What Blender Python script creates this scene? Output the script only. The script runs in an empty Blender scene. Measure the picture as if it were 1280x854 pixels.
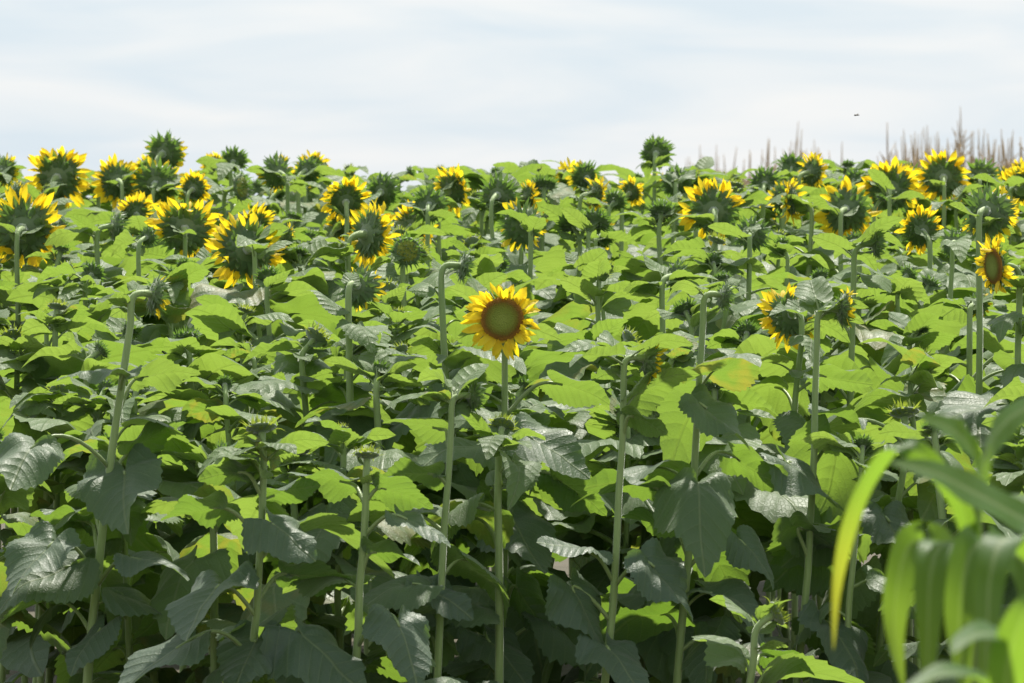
import bpy, math, random
from mathutils import Vector, Matrix, Quaternion, noise
R = math.radians
rng = random.Random(11)

# ------------------------------------------------------------------ camera
FPX, CX, CY, HORIZON = 7000.0, 640.0, 427.0, 250.0      # focal length in photo pixels
CAM_Z = 1.75
PITCH = math.atan((CY - HORIZON) / FPX)
scene = bpy.context.scene
col = scene.collection
cam_data = bpy.data.cameras.new('camera')
cam = bpy.data.objects.new('camera', cam_data)
col.objects.link(cam)
cam.location = (0, 0, CAM_Z)
cam.rotation_euler = (R(90) - PITCH, 0, 0)
cam_data.sensor_width = 36
cam_data.lens = FPX / 1280 * 36
cam_data.clip_start = 0.1
cam_data.clip_end = 20000
cam_data.dof.use_dof = True
cam_data.dof.focus_distance = 16.3
cam_data.dof.aperture_fstop = 13.0
scene.camera = cam

# ------------------------------------------------------------------ light
SUN_EL, SUN_AZ = R(60), R(16)          # behind the field, a little to the right
SUN_DIR = Vector((math.sin(SUN_AZ) * math.cos(SUN_EL), math.cos(SUN_AZ) * math.cos(SUN_EL), math.sin(SUN_EL)))
sd = bpy.data.lights.new('sun', 'SUN')
sd.energy = 4.8
sd.angle = R(2.0)
sd.color = (1.0, 0.95, 0.86)
sun = bpy.data.objects.new('sun', sd)
col.objects.link(sun)
sun.rotation_euler = SUN_DIR.to_track_quat('Z', 'Y').to_euler()
sun.location = (0, 0, 20)

world = bpy.data.worlds.new('World')
scene.world = world
world.use_nodes = True
wt = world.node_tree
for n in list(wt.nodes):
    wt.nodes.remove(n)


def wn(t, **k):
    n = wt.nodes.new(t)
    for a, b in k.items():
        setattr(n, a, b)
    return n


sky = wn('ShaderNodeTexSky', sky_type='NISHITA', sun_disc=False)
sky.sun_elevation = SUN_EL
sky.sun_rotation = SUN_AZ
sky.dust_density = 1.5
tc = wn('ShaderNodeTexCoord')
comb = wn('ShaderNodeVectorMath', operation='MULTIPLY')
wt.links.new(tc.outputs['Generated'], comb.inputs[0])
comb.inputs[1].default_value = (17, 17, 95)
nz = wn('ShaderNodeTexNoise')
nz.inputs['Scale'].default_value = 1.0
nz.inputs['Distortion'].default_value = 0.5
nz.inputs['Detail'].default_value = 6
nz.inputs['Roughness'].default_value = 0.5
wt.links.new(comb.outputs[0], nz.inputs['Vector'])
ramp = wn('ShaderNodeValToRGB')
ramp.color_ramp.elements[0].position = 0.34; ramp.color_ramp.elements[0].color = (0, 0, 0, 1)
ramp.color_ramp.elements[1].position = 0.68; ramp.color_ramp.elements[1].color = (1, 1, 1, 1)
wt.links.new(nz.outputs['Fac'], ramp.inputs[0])
cloudmix = wn('ShaderNodeMix', data_type='RGBA')          # thin veil to denser cloud
cloudmix.inputs['A'].default_value = (5.1, 5.85, 6.45, 1)
cloudmix.inputs['B'].default_value = (6.55, 6.68, 6.75, 1)
wt.links.new(ramp.outputs[0], cloudmix.inputs['Factor'])
skymix = wn('ShaderNodeMix', data_type='RGBA')
skymix.inputs['Factor'].default_value = 0.9
wt.links.new(sky.outputs[0], skymix.inputs['A'])
wt.links.new(cloudmix.outputs['Result'], skymix.inputs['B'])
bg = wn('ShaderNodeBackground')
bg.inputs['Strength'].default_value = 0.083
wt.links.new(skymix.outputs['Result'], bg.inputs['Color'])
wo = wn('ShaderNodeOutputWorld')
wt.links.new(bg.outputs[0], wo.inputs[0])

scene.view_settings.view_transform = 'Standard'
scene.view_settings.look = 'None'
scene.view_settings.gamma = 1
scene.view_settings.use_curve_mapping = False
scene.view_settings.exposure = 0.8
scene.cycles.max_bounces = 8
scene.cycles.transmission_bounces = 6
scene.cycles.use_denoising = True


# ------------------------------------------------------------------ pixel <-> place
def place(px, py, D):
    """the point that stands D metres out along the view and shows at photo pixel px, py"""
    a, b = (px - CX) / FPX, (CY - py) / FPX
    c, s = math.cos(PITCH), math.sin(PITCH)
    fy, fz = c + b * s, -s + b * c
    return Vector((a * D / fy, D, CAM_Z + fz * D / fy))


def pixel(p):
    c, s = math.cos(PITCH), math.sin(PITCH)
    y, z = p.y, p.z - CAM_Z
    depth = y * c - z * s
    up = y * s + z * c
    return CX + FPX * p.x / depth, CY - FPX * up / depth


# ------------------------------------------------------------------ materials
class NT:
    def __init__(self, name):
        self.m = bpy.data.materials.new(name)
        self.m.use_nodes = True
        self.t = self.m.node_tree
        for n in list(self.t.nodes):
            self.t.nodes.remove(n)

    def n(self, t, ins=None, **k):
        x = self.t.nodes.new(t)
        for a, b in k.items():
            setattr(x, a, b)
        for a, b in (ins or {}).items():
            if isinstance(b, bpy.types.NodeSocket):
                self.t.links.new(b, x.inputs[a])
            else:
                x.inputs[a].default_value = b
        return x

    def math(self, op, a, b=0.0, c=None):
        d = {0: a, 1: b}
        if c is not None:
            d[2] = c
        return self.n('ShaderNodeMath', d, operation=op).outputs[0]

    def mix(self, f, a, b):
        x = self.n('ShaderNodeMix', data_type='RGBA')
        for s, v in (('Factor', f), ('A', a), ('B', b)):
            if isinstance(v, bpy.types.NodeSocket):
                self.t.links.new(v, x.inputs[s])
            else:
                x.inputs[s].default_value = v
        return x.outputs['Result']

    def out(self, sh):
        o = self.t.nodes.new('ShaderNodeOutputMaterial')
        self.t.links.new(sh, o.inputs[0])
        return self.m


def smooth(t, v, lo, hi):
    return t.n('ShaderNodeMapRange', {0: v, 1: lo, 2: hi, 3: 0.0, 4: 1.0}, interpolation_type='SMOOTHSTEP').outputs[0]


def leaf_material():
    t = NT('sunflower_leaf')
    uv = t.n('ShaderNodeUVMap').outputs[0]
    sp = t.n('ShaderNodeSeparateXYZ', {0: uv})
    x = sp.outputs[0]
    ay = t.math('ABSOLUTE', sp.outputs[1])
    curved = t.math('POWER', ay, 1.25)
    s = t.math('MULTIPLY', t.math('SUBTRACT', x, t.math('MULTIPLY', curved, 0.95)), 6.2)
    fr = t.math('FRACT', t.math('ADD', s, 20.0))
    tri = t.math('MULTIPLY', t.math('ABSOLUTE', t.math('SUBTRACT', fr, 0.5)), 2.0)    # 1 on the vein
    v2 = smooth(t, tri, 0.86, 1.0)
    mid = t.math('SUBTRACT', 1.0, smooth(t, ay, 0.004, 0.024))
    # fine net of small veins
    vor = t.n('ShaderNodeTexVoronoi', {'Vector': uv, 'Scale': 26.0}, feature='DISTANCE_TO_EDGE').outputs['Distance']
    net = t.math('SUBTRACT', 1.0, smooth(t, vor, 0.0, 0.12))
    veins = t.math('MAXIMUM', t.math('MAXIMUM', t.math('MULTIPLY', v2, 0.6), mid), t.math('MULTIPLY', net, 0.18))
    oi = t.n('ShaderNodeObjectInfo')
    oc = t.n('ShaderNodeSeparateColor', {0: oi.outputs['Color']})
    young, tone = oc.outputs[0], oc.outputs[1]
    nzv = t.n('ShaderNodeTexNoise', {'Vector': uv, 'Scale': 3.0, 'Detail': 5.0}).outputs['Fac']
    top = t.mix(young, (0.066, 0.120, 0.073, 1), (0.115, 0.195, 0.045, 1))
    top = t.mix(t.math('MULTIPLY', nzv, 0.5), top, (0.06, 0.10, 0.045, 1))
    top = t.mix(t.math('MULTIPLY', veins, 0.75), top, (0.19, 0.25, 0.11, 1))
    tr = t.mix(young, (0.13, 0.245, 0.024, 1), (0.35, 0.495, 0.075, 1))
    tr = t.mix(t.math('MULTIPLY', veins, 0.5), tr, (0.16, 0.22, 0.03, 1))
    tr = t.mix(t.math('MULTIPLY', nzv, 0.5), tr, (0.16, 0.26, 0.02, 1))
    tr = t.mix(t.math('MULTIPLY', tone, 0.45), tr, (0.20, 0.36, 0.03, 1))
    dry = t.math('MULTIPLY', smooth(t, tone, 0.89, 0.98), smooth(t, t.math('ADD', nzv, t.math('MULTIPLY', ay, 0.35)), 0.5, 0.75))
    top = t.mix(t.math('MULTIPLY', dry, 0.5), top, (0.26, 0.22, 0.05, 1))
    tr = t.mix(t.math('MULTIPLY', dry, 0.55), tr, (0.48, 0.38, 0.05, 1))
    # old spots and dry brown edges on a few leaves
    sp1 = t.n('ShaderNodeTexNoise', {'Vector': uv, 'Scale': 9.0, 'Detail': 3.0}).outputs['Fac']
    spot = t.math('MULTIPLY', smooth(t, sp1, 0.66, 0.74), smooth(t, tone, 0.6, 0.95))
    top = t.mix(t.math('MULTIPLY', spot, 0.6), top, (0.16, 0.12, 0.04, 1))
    h = t.math('ADD', t.math('MULTIPLY', t.math('POWER', tri, 2.0), -0.6), t.math('MULTIPLY', net, -0.12))
    h = t.math('ADD', h, t.math('MULTIPLY', mid, -0.6))
    h = t.math('ADD', h, t.math('MULTIPLY', t.n('ShaderNodeTexNoise', {'Vector': uv, 'Scale': 10.0, 'Detail': 1.0}).outputs['Fac'], 0.15))
    bump = t.n('ShaderNodeBump', {'Height': h, 'Strength': 0.6, 'Distance': 0.006}).outputs[0]
    rough = t.math('ADD', 0.40, t.math('MULTIPLY', nzv, 0.2))
    p = t.n('ShaderNodeBsdfPrincipled', {'Base Color': top, 'Roughness': rough, 'Normal': bump, 'Specular IOR Level': t.math('SUBTRACT', 0.66, t.math('MULTIPLY', young, 0.3)),
                                         'Sheen Weight': 0.22, 'Sheen Roughness': 0.5})
    tl = t.n('ShaderNodeBsdfTranslucent', {'Color': tr, 'Normal': bump})
    return t.out(t.n('ShaderNodeMixShader', {0: 0.44, 1: p.outputs[0], 2: tl.outputs[0]}).outputs[0])


def plant_material(name, c1, c2, trans=None, tf=0.0, rough=0.55, scale=30.0, bump=0.3, sheen=0.2, stretch=(1, 1, 1)):
    t = NT(name)
    tcx = t.n('ShaderNodeTexCoord').outputs['Object']
    mp = t.n('ShaderNodeMapping', {0: tcx, 'Scale': stretch}).outputs[0]
    nzf = t.n('ShaderNodeTexNoise', {'Vector': mp, 'Scale': scale, 'Detail': 6.0}).outputs['Fac']
    oi = t.n('ShaderNodeObjectInfo').outputs['Random']
    f = t.math('ADD', t.math('MULTIPLY', nzf, 0.9), t.math('MULTIPLY', t.math('SUBTRACT', oi, 0.5), 0.35))
    f = t.n('ShaderNodeClamp', {0: f}).outputs[0]
    c = t.mix(f, c1, c2)
    b = t.n('ShaderNodeBump', {'Height': nzf, 'Strength': bump, 'Distance': 0.004}).outputs[0]
    p = t.n('ShaderNodeBsdfPrincipled', {'Base Color': c, 'Roughness': rough, 'Normal': b, 'Sheen Weight': sheen, 'Sheen Roughness': 0.4})
    sh = p.outputs[0]
    if trans:
        tl = t.n('ShaderNodeBsdfTranslucent', {'Color': trans, 'Normal': b})
        sh = t.n('ShaderNodeMixShader', {0: tf, 1: sh, 2: tl.outputs[0]}).outputs[0]
    return t.out(sh)


def petal_material():
    t = NT('yellow_petal')
    uv = t.n('ShaderNodeUVMap').outputs[0]
    sp = t.n('ShaderNodeSeparateXYZ', {0: uv})
    oi = t.n('ShaderNodeObjectInfo').outputs['Random']
    st = t.n('ShaderNodeTexNoise', {'Vector': t.n('ShaderNodeMapping', {0: uv, 'Scale': (2, 22, 1)}).outputs[0], 'Scale': 1.0, 'Detail': 3.0}).outputs['Fac']
    c = t.mix(oi, (0.90, 0.64, 0.012, 1), (0.93, 0.75, 0.03, 1))
    base = t.math('SUBTRACT', 1.0, smooth(t, sp.outputs[0], 0.0, 0.45))
    c = t.mix(t.math('MULTIPLY', base, 0.55), c, (0.70, 0.36, 0.004, 1))
    c = t.mix(t.math('MULTIPLY', st, 0.3), c, (0.80, 0.50, 0.006, 1))
    b = t.n('ShaderNodeBump', {'Height': st, 'Strength': 0.4, 'Distance': 0.003}).outputs[0]
    p = t.n('ShaderNodeBsdfPrincipled', {'Base Color': c, 'Roughness': 0.5, 'Normal': b})
    tl = t.n('ShaderNodeBsdfTranslucent', {'Color': t.mix(0.5, c, (1.0, 0.80, 0.03, 1)), 'Normal': b})
    return t.out(t.n('ShaderNodeMixShader', {0: 0.5, 1: p.outputs[0], 2: tl.outputs[0]}).outputs[0])


def disc_material():
    t = NT('flower_disc')
    tcx = t.n('ShaderNodeTexCoord').outputs['Object']
    sp = t.n('ShaderNodeSeparateXYZ', {0: tcx})
    r = t.math('SQRT', t.math('ADD', t.math('POWER', sp.outputs[0], 2.0), t.math('POWER', sp.outputs[1], 2.0)))
    vor = t.n('ShaderNodeTexVoronoi', {'Vector': tcx, 'Scale': 22.0})
    nzf = t.n('ShaderNodeTexNoise', {'Vector': tcx, 'Scale': 7.0, 'Detail': 4.0}).outputs['Fac']
    rr = t.math('ADD', r, t.math('MULTIPLY', t.math('SUBTRACT', nzf, 0.5), 0.16))
    rp = t.n('ShaderNodeValToRGB', {0: rr})
    e = rp.color_ramp.elements
    e[0].position = 0.0; e[0].color = (0.27, 0.33, 0.05, 1)
    e[1].position = 1.0; e[1].color = (0.32, 0.15, 0.01, 1)
    for pos, cc in ((0.40, (0.20, 0.25, 0.022, 1)), (0.62, (0.22, 0.20, 0.015, 1)), (0.74, (0.26, 0.12, 0.012, 1)), (0.88, (0.42, 0.19, 0.012, 1))):
        q = e.new(pos); q.color = cc
    c = t.mix(t.math('MULTIPLY', vor.outputs['Distance'], 0.35), rp.outputs[0], (0.06, 0.055, 0.01, 1))
    b = t.n('ShaderNodeBump', {'Height': vor.outputs['Distance'], 'Strength': 0.5, 'Distance': 0.02}, invert=True).outputs[0]
    return t.out(t.n('ShaderNodeBsdfPrincipled', {'Base Color': c, 'Roughness': 0.75, 'Normal': b}).outputs[0])


def ground_material():
    t = NT('dry_soil')
    tcx = t.n('ShaderNodeTexCoord').outputs['Object']
    n1 = t.n('ShaderNodeTexNoise', {'Vector': tcx, 'Scale': 3.0, 'Detail': 10.0, 'Roughness': 0.65}).outputs['Fac']
    n2 = t.n('ShaderNodeTexNoise', {'Vector': tcx, 'Scale': 0.05, 'Detail': 4.0}).outputs['Fac']
    c = t.mix(n1, (0.04, 0.032, 0.022, 1), (0.11, 0.085, 0.058, 1))
    c = t.mix(t.math('MULTIPLY', n2, 0.4), c, (0.09, 0.10, 0.05, 1))
    b = t.n('ShaderNodeBump', {'Height': n1, 'Strength': 0.8, 'Distance': 0.05}).outputs[0]
    return t.out(t.n('ShaderNodeBsdfPrincipled', {'Base Color': c, 'Roughness': 0.95, 'Normal': b}).outputs[0])


def corn_material():
    t = NT('corn_leaf')
    uv = t.n('ShaderNodeUVMap').outputs[0]
    sp = t.n('ShaderNodeSeparateXYZ', {0: uv})
    st = t.n('ShaderNodeTexNoise', {'Vector': t.n('ShaderNodeMapping', {0: uv, 'Scale': (0.8, 26, 1)}).outputs[0], 'Scale': 1.0, 'Detail': 2.0}).outputs['Fac']
    mid = t.math('SUBTRACT', 1.0, smooth(t, t.math('ABSOLUTE', sp.outputs[1]), 0.05, 0.16))
    c = t.mix(st, (0.035, 0.10, 0.018, 1), (0.06, 0.15, 0.026, 1))
    c = t.mix(t.math('MULTIPLY', mid, 0.8), c, (0.26, 0.32, 0.15, 1))
    oc = t.n('ShaderNodeSeparateColor', {0: t.n('ShaderNodeObjectInfo').outputs['Color']})
    tip = t.math('MULTIPLY', smooth(t, sp.outputs[0], 0.55, 0.95), oc.outputs[0])
    tr = t.mix(st, (0.20, 0.37, 0.025, 1), (0.28, 0.45, 0.04, 1))
    tr = t.mix(tip, tr, (0.48, 0.45, 0.03, 1))
    b = t.n('ShaderNodeBump', {'Height': st, 'Strength': 0.3, 'Distance': 0.004}).outputs[0]
    p = t.n('ShaderNodeBsdfPrincipled', {'Base Color': c, 'Roughness': 0.46, 'Normal': b, 'Specular IOR Level': 0.5})
    tl = t.n('ShaderNodeBsdfTranslucent', {'Color': tr, 'Normal': b})
    return t.out(t.n('ShaderNodeMixShader', {0: 0.5, 1: p.outputs[0], 2: tl.outputs[0]}).outputs[0])


M_LEAF = leaf_material()
M_STEM = plant_material('sunflower_stem', (0.15, 0.235, 0.06, 1), (0.29, 0.38, 0.14, 1), rough=0.62, scale=14, bump=0.5, sheen=0.5, stretch=(9, 9, 1))
M_PETIOLE = plant_material('leaf_stalk', (0.13, 0.20, 0.05, 1), (0.24, 0.31, 0.11, 1), rough=0.45, scale=20, bump=0.3, sheen=0.4)
M_BRACT = plant_material('bract_green', (0.055, 0.11, 0.032, 1), (0.12, 0.19, 0.055, 1), (0.20, 0.36, 0.04, 1), 0.35, 0.5, 6, 0.3, 0.5)
M_YOUNG = plant_material('young_bract_green', (0.10, 0.17, 0.03, 1), (0.22, 0.28, 0.05, 1), (0.42, 0.52, 0.05, 1), 0.38, 0.5, 6, 0.3, 0.4)
M_BACK = plant_material('head_back_green', (0.07, 0.12, 0.035, 1), (0.13, 0.18, 0.06, 1), rough=0.6, scale=7, bump=0.3, sheen=0.7)
M_PETAL = petal_material()
M_DISC = disc_material()
M_YDISC = plant_material('unripe_disc', (0.14, 0.18, 0.02, 1), (0.36, 0.34, 0.02, 1), rough=0.7, scale=9, bump=0.8)
M_GROUND = ground_material()
M_CORN = corn_material()
M_STALK = plant_material('corn_stalk', (0.10, 0.17, 0.03, 1), (0.2, 0.28, 0.06, 1), rough=0.4, scale=8, bump=0.2)
M_DRY = plant_material('dry_tassel', (0.34, 0.25, 0.14, 1), (0.50, 0.39, 0.24, 1), (0.5, 0.38, 0.22, 1), 0.35, 0.8, 5, 0.2)
M_DRYLEAF = plant_material('drying_corn_leaf', (0.24, 0.19, 0.09, 1), (0.40, 0.31, 0.17, 1), (0.45, 0.36, 0.2, 1), 0.4, 0.7, 3, 0.2)
M_GREENCORN = plant_material('far_corn_leaf', (0.07, 0.13, 0.03, 1), (0.12, 0.2, 0.04, 1), (0.3, 0.5, 0.05, 1), 0.4, 0.6, 3, 0.2)
M_INSECT = plant_material('insect_body', (0.012, 0.01, 0.008, 1), (0.06, 0.035, 0.01, 1), rough=0.5, scale=200)
tw = NT('insect_wing')
M_WING = tw.out(tw.n('ShaderNodeMixShader', {0: 0.55, 1: tw.n('ShaderNodeBsdfPrincipled', {'Base Color': (0.3, 0.3, 0.28, 1), 'Roughness': 0.2}).outputs[0],
                                             2: tw.n('ShaderNodeBsdfTransparent').outputs[0]}).outputs[0])


# ------------------------------------------------------------------ mesh helpers
class MB:
    def __init__(self):
        self.v, self.f, self.uv, self.mi = [], [], [], []

    def add(self, p, uv=(0, 0)):
        self.v.append(tuple(p)); self.uv.append(uv)
        return len(self.v) - 1

    def grid(self, rows, close=False, mi=0, uvs=None):
        ids = []
        for i, r in enumerate(rows):
            ids.append([self.add(p, uvs[i][j] if uvs else (0, 0)) for j, p in enumerate(r)])
        for a, b in zip(ids, ids[1:]):
            n = len(a)
            for j in range(n if close else n - 1):
                k = (j + 1) % n
                self.f.append((a[j], a[k], b[k], b[j])); self.mi.append(mi)
        return ids

    def tube(self, pts, radii, sides=8, mi=0, cap=True):
        rows = []
        up = None
        for i, p in enumerate(pts):
            q = pts[min(i + 1, len(pts) - 1)] - pts[max(i - 1, 0)]
            q = q.normalized() if q.length > 1e-9 else Vector((0, 0, 1))
            if up is None:
                up = q.orthogonal().normalized()
            up = (up - q * up.dot(q))
            up = up.normalized() if up.length > 1e-6 else q.orthogonal().normalized()
            sd_ = q.cross(up)
            rows.append([p + (up * math.cos(2 * math.pi * k / sides) + sd_ * math.sin(2 * math.pi * k / sides)) * radii[i] for k in range(sides)])
        ids = self.grid(rows, True, mi)
        if cap:
            self.f.append(tuple(reversed(ids[0]))); self.mi.append(mi)
            self.f.append(tuple(ids[-1])); self.mi.append(mi)

    def lathe(self, prof, sides=24, mi=0, wob=0.0, seed=0):
        rows = []
        for r, z in prof:
            rows.append([Vector((math.cos(2 * math.pi * k / sides), math.sin(2 * math.pi * k / sides), 0)) *
                         (r * (1 + wob * math.sin(3 * 2 * math.pi * k / sides + seed))) + Vector((0, 0, z)) for k in range(sides)])
        self.grid(rows, True, mi)

    def mesh(self, name, mats):
        me = bpy.data.meshes.new(name)
        me.from_pydata(self.v, [], self.f)
        for m in mats:
            me.materials.append(m)
        me.polygons.foreach_set('material_index', self.mi)
        me.polygons.foreach_set('use_smooth', [True] * len(self.f))
        ul = me.uv_layers.new(name='UVMap')
        idx = [0] * len(me.loops)
        me.loops.foreach_get('vertex_index', idx)
        flat = []
        for i in idx:
            flat.extend(self.uv[i])
        ul.data.foreach_set('uv', flat)
        me.update()
        return me


def obj(name, me, parent=None, mat=None):
    o = bpy.data.objects.new(name, me)
    col.objects.link(o)
    if parent:
        o.parent = parent
    if mat is not None:
        o.matrix_basis = mat
    return o


def tag(o, label=None, cat=None, group=None, kind=None):
    for k, v in (('label', label), ('category', cat), ('group', group), ('kind', kind)):
        if v:
            o[k] = v
    return o


def interp(tab, x):
    for (a, b), (c, d) in zip(tab, tab[1:]):
        if x <= c:
            t = (x - a) / (c - a)
            return b + (d - b) * t
    return tab[-1][1]


def bez(a, b, c, d, n):
    out = []
    for i in range(n + 1):
        t = i / n
        s = 1 - t
        out.append(a * (s ** 3) + b * (3 * s * s * t) + c * (3 * s * t * t) + d * (t ** 3))
    return out


# ------------------------------------------------------------------ leaf shapes
OUT_A = [(0, 1.0), (5, .93), (12, .83), (22, .735), (34, .655), (48, .60), (62, .565), (78, .53), (95, .50), (112, .475), (130, .44), (148, .38), (160, .29), (170, .15), (180, .05)]
OUT_B = [(0, 1.0), (5, .91), (12, .79), (22, .665), (34, .565), (48, .50), (62, .46), (78, .43), (95, .40), (112, .37), (130, .33), (148, .27), (160, .20), (170, .10), (180, .04)]


def blade(mb, na, nr, seed, young=False, mi=0, amp_=1.0, flat=False):
    r = random.Random(seed)
    tabl = OUT_B if young else OUT_A
    fold = r.uniform(0.10, 0.42) if not young else r.uniform(.15, .5)
    droop = r.uniform(0.10, 0.62)
    tipd = r.uniform(0.0, 0.7)
    edge = r.uniform(0.2, 0.8)
    twist = r.uniform(-0.55, 0.55)
    lop = r.uniform(-0.07, 0.07)
    wa, wf, wp = r.uniform(.03, .08), r.choice((3, 4, 5)), r.uniform(0, 6)
    droop *= amp_; edge *= amp_; wa *= amp_; twist *= amp_
    if flat:
        droop, tipd, fold = r.uniform(-.05, .22), r.uniform(0, .4), r.uniform(.2, .5)
    rows, uvs = [], []
    bend = r.uniform(-.12, .12)
    for i in range(nr + 1):
        t = (i / nr) ** 0.85
        row, ur = [], []
        for k in range(na + 1):
            a = -178 + 356 * k / na
            th = R(a)
            ro = interp(tabl, abs(a)) * (1 + lop * math.sin(th))
            tooth = 1.0
            if i >= nr - 1 and abs(a) < 168:
                amp = (0.030 if i == nr else 0.012) * (0.5 + r.random())
                tooth = 1 + (amp if k % 2 else -amp) * (0.4 if abs(a) < 6 else 1)
            x = ro * t * tooth * math.cos(th)
            y = ro * t * tooth * math.sin(th)
            ur.append((x, y))
            yy = y + bend * max(x, 0) ** 2
            ay = abs(y)
            z = fold * ay - edge * ay * ay * 1.3
            z += -droop * max(x, 0) ** 2 * 0.75 - tipd * max(x - 0.55, 0) ** 2 * 1.6 - 0.5 * droop * min(x + .05, 0) ** 2
            z += wa * math.sin(wf * th + wp) * t * t
            s = (x - .95 * ay ** 1.25) * 6.2
            z += (0.024 if na > 60 else .032) * (abs(math.sin(math.pi * s)) - .5) * min(1, ay * 6) * (1 - 0.4 * t)
            z += 0.075 * noise.noise(Vector((x * 2.4, y * 2.4, seed * 3.1)))
            tw_ = twist * max(x, 0) ** 1.5
            y2 = yy * math.cos(tw_) - z * math.sin(tw_) * .6
            z2 = z + yy * math.sin(tw_)
            row.append(Vector((x * (1 - 0.10 * droop * max(x, 0)), y2, z2)))
        rows.append(row); uvs.append(ur)
        # ring order: the notch stays open
    mb.grid(rows, False, mi, uvs)


PET_ANG = (25, 55, 85)
PET_LEN = (0.42, 0.55, 0.62)


def petiole_pts(c):
    """from blade base (origin) back to the stem, in leaf coordinates (unit blade length)"""
    ang, L = R(PET_ANG[c]), PET_LEN[c]
    pts, p = [], Vector((0.04, 0, 0.004))
    n = 9
    pts.append(p.copy())
    for i in range(n):
        a = ang * (1 - (1 - (i + .5) / n) ** 2.2)
        p = p + Vector((-math.cos(a), 0, -math.sin(a))) * (L / n)
        pts.append(p.copy())
    return pts


PET_END = [petiole_pts(c)[-1] for c in range(3)]


def petiole(mb, c, mi=0, sides=6):
    pts = petiole_pts(c)
    mb.tube(pts, [0.014 + 0.012 * (i / (len(pts) - 1)) for i in range(len(pts))], sides, mi)


def midrib(mb, mi):
    pass


NV = 9
LEAF_HI, LEAF_LO, LEAF_SM, PET_MESH = [], [], [], []
for c in range(3):
    mb = MB(); petiole(mb, c, 0, 8)
    PET_MESH.append(mb.mesh('leaf_stalk', [M_PETIOLE]))
for i in range(NV):
    mb = MB(); blade(mb, 72, 10, 100 + i, amp_=1.3)
    LEAF_HI.append(mb.mesh('leaf_blade', [M_LEAF]))
    row = []
    for c in range(3):
        mb = MB(); blade(mb, 48, 7, 200 + i, amp_=1.3); petiole(mb, c, 1, 6)
        row.append(mb.mesh('leaf', [M_LEAF, M_PETIOLE]))
    LEAF_LO.append(row)
LEAF_FRONT = []
for i in range(8):
    mb = MB(); blade(mb, 72, 10, 500 + i, amp_=1.3, flat=True)
    LEAF_FRONT.append(mb.mesh('leaf_blade', [M_LEAF]))
for i in range(6):
    row = []
    for c in range(3):
        mb = MB(); blade(mb, 40, 6, 300 + i, True); petiole(mb, c, 1, 6)
        row.append(mb.mesh('leaf', [M_LEAF, M_PETIOLE]))
    LEAF_SM.append(row)


# ------------------------------------------------------------------ flower heads (unit: rim radius 1, face along +Z, stem end at the origin)
def spike(mb, base, out, up, L, w, curl, mi=0, n=5):
    """one green bract: broad foot, long tip, bending by curl"""
    side = out.cross(up).normalized()
    rows = []
    p, d = base.copy(), out.normalized()
    for i in range(n + 1):
        t = i / n
        ww = w * (0.8 + 0.9 * t * (1 - t) * 2) * (1 - t) ** 1.15 + 0.005
        nn = side.cross(d)
        rows.append([p - side * ww + nn * ww * .18, p, p + side * ww + nn * ww * .18])
        ax = side
        d = Quaternion(ax, curl / n) @ d
        p = p + d * (L / n)
    mb.grid(rows, False, mi)


def bract_mesh(kind, seed, mat):
    r = random.Random(seed)
    mb = MB()
    if kind == 'open':       # behind an open flower: hugging the back, tips flaring past the rim
        rows = [(0.50, 0.09, 14, 0.50, 0.13, -4, 60), (0.66, 0.15, 18, 0.52, 0.12, 4, 60), (0.80, 0.24, 22, 0.50, 0.11, 6, 70), (0.88, 0.32, 24, 0.44, 0.09, 10, 80)]
    elif kind == 'bud':      # closed head: outer tips flare, inner ones fold over the face
        rows = [(0.46, 0.07, 12, 0.52, 0.13, -4, 70), (0.64, 0.14, 16, 0.58, 0.13, 10, 60), (0.80, 0.24, 20, 0.60, 0.12, 28, 60), (0.88, 0.34, 20, 0.60, 0.11, 52, 50), (0.80, 0.46, 16, 0.52, 0.11, 84, 50), (0.6, 0.52, 12, 0.46, 0.10, 108, 40)]
    else:                    # young: thin curly pale bracts, pointing up and out
        rows = [(0.5, 0.10, 12, 0.66, 0.13, 30, 60), (0.74, 0.22, 15, 0.72, 0.10, 48, 60), (0.80, 0.40, 17, 0.62, 0.08, 66, 70), (0.62, 0.52, 15, 0.5, 0.07, 84, 50), (0.4, .56, 11, .42, .06, 92, 40), (0.2, .56, 7, .36, .06, 92, 30)]
    for rr, z, n, L, w, el, je in rows:
        for k in range(n):
            a = 2 * math.pi * (k + r.uniform(-.3, .3)) / n + rr * 7
            e = R(el + r.uniform(-.4, .4) * je)
            o = Vector((math.cos(a), math.sin(a), 0))
            d = o * math.cos(e) + Vector((0, 0, 1)) * math.sin(e)
            u = -o * math.sin(e) + Vector((0, 0, 1)) * math.cos(e)
            d = (d + o.cross(Vector((0, 0, 1))) * r.uniform(-.25, .25)).normalized()
            curl = r.uniform(-1.3, 0.9) if kind != 'young' else r.uniform(-1.5, 0.8)
            spike(mb, o * rr + Vector((0, 0, z - .03)), d, u, L * r.uniform(.7, 1.2), w * r.uniform(.85, 1.15), curl)
    return mb.mesh('bracts', [mat])


def back_mesh(seed, deep=1.0):
    mb = MB()
    mb.lathe([(0.10, -0.10), (0.16, -0.03), (0.30, 0.03), (0.52, 0.08 * deep), (0.74, 0.17 * deep), (0.87, 0.28), (0.88, 0.36), (0.80, 0.42), (0.55, 0.43), (0.0, 0.42)], 28, 0, 0.02, seed)
    return mb.mesh('head_back', [M_BACK])


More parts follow.
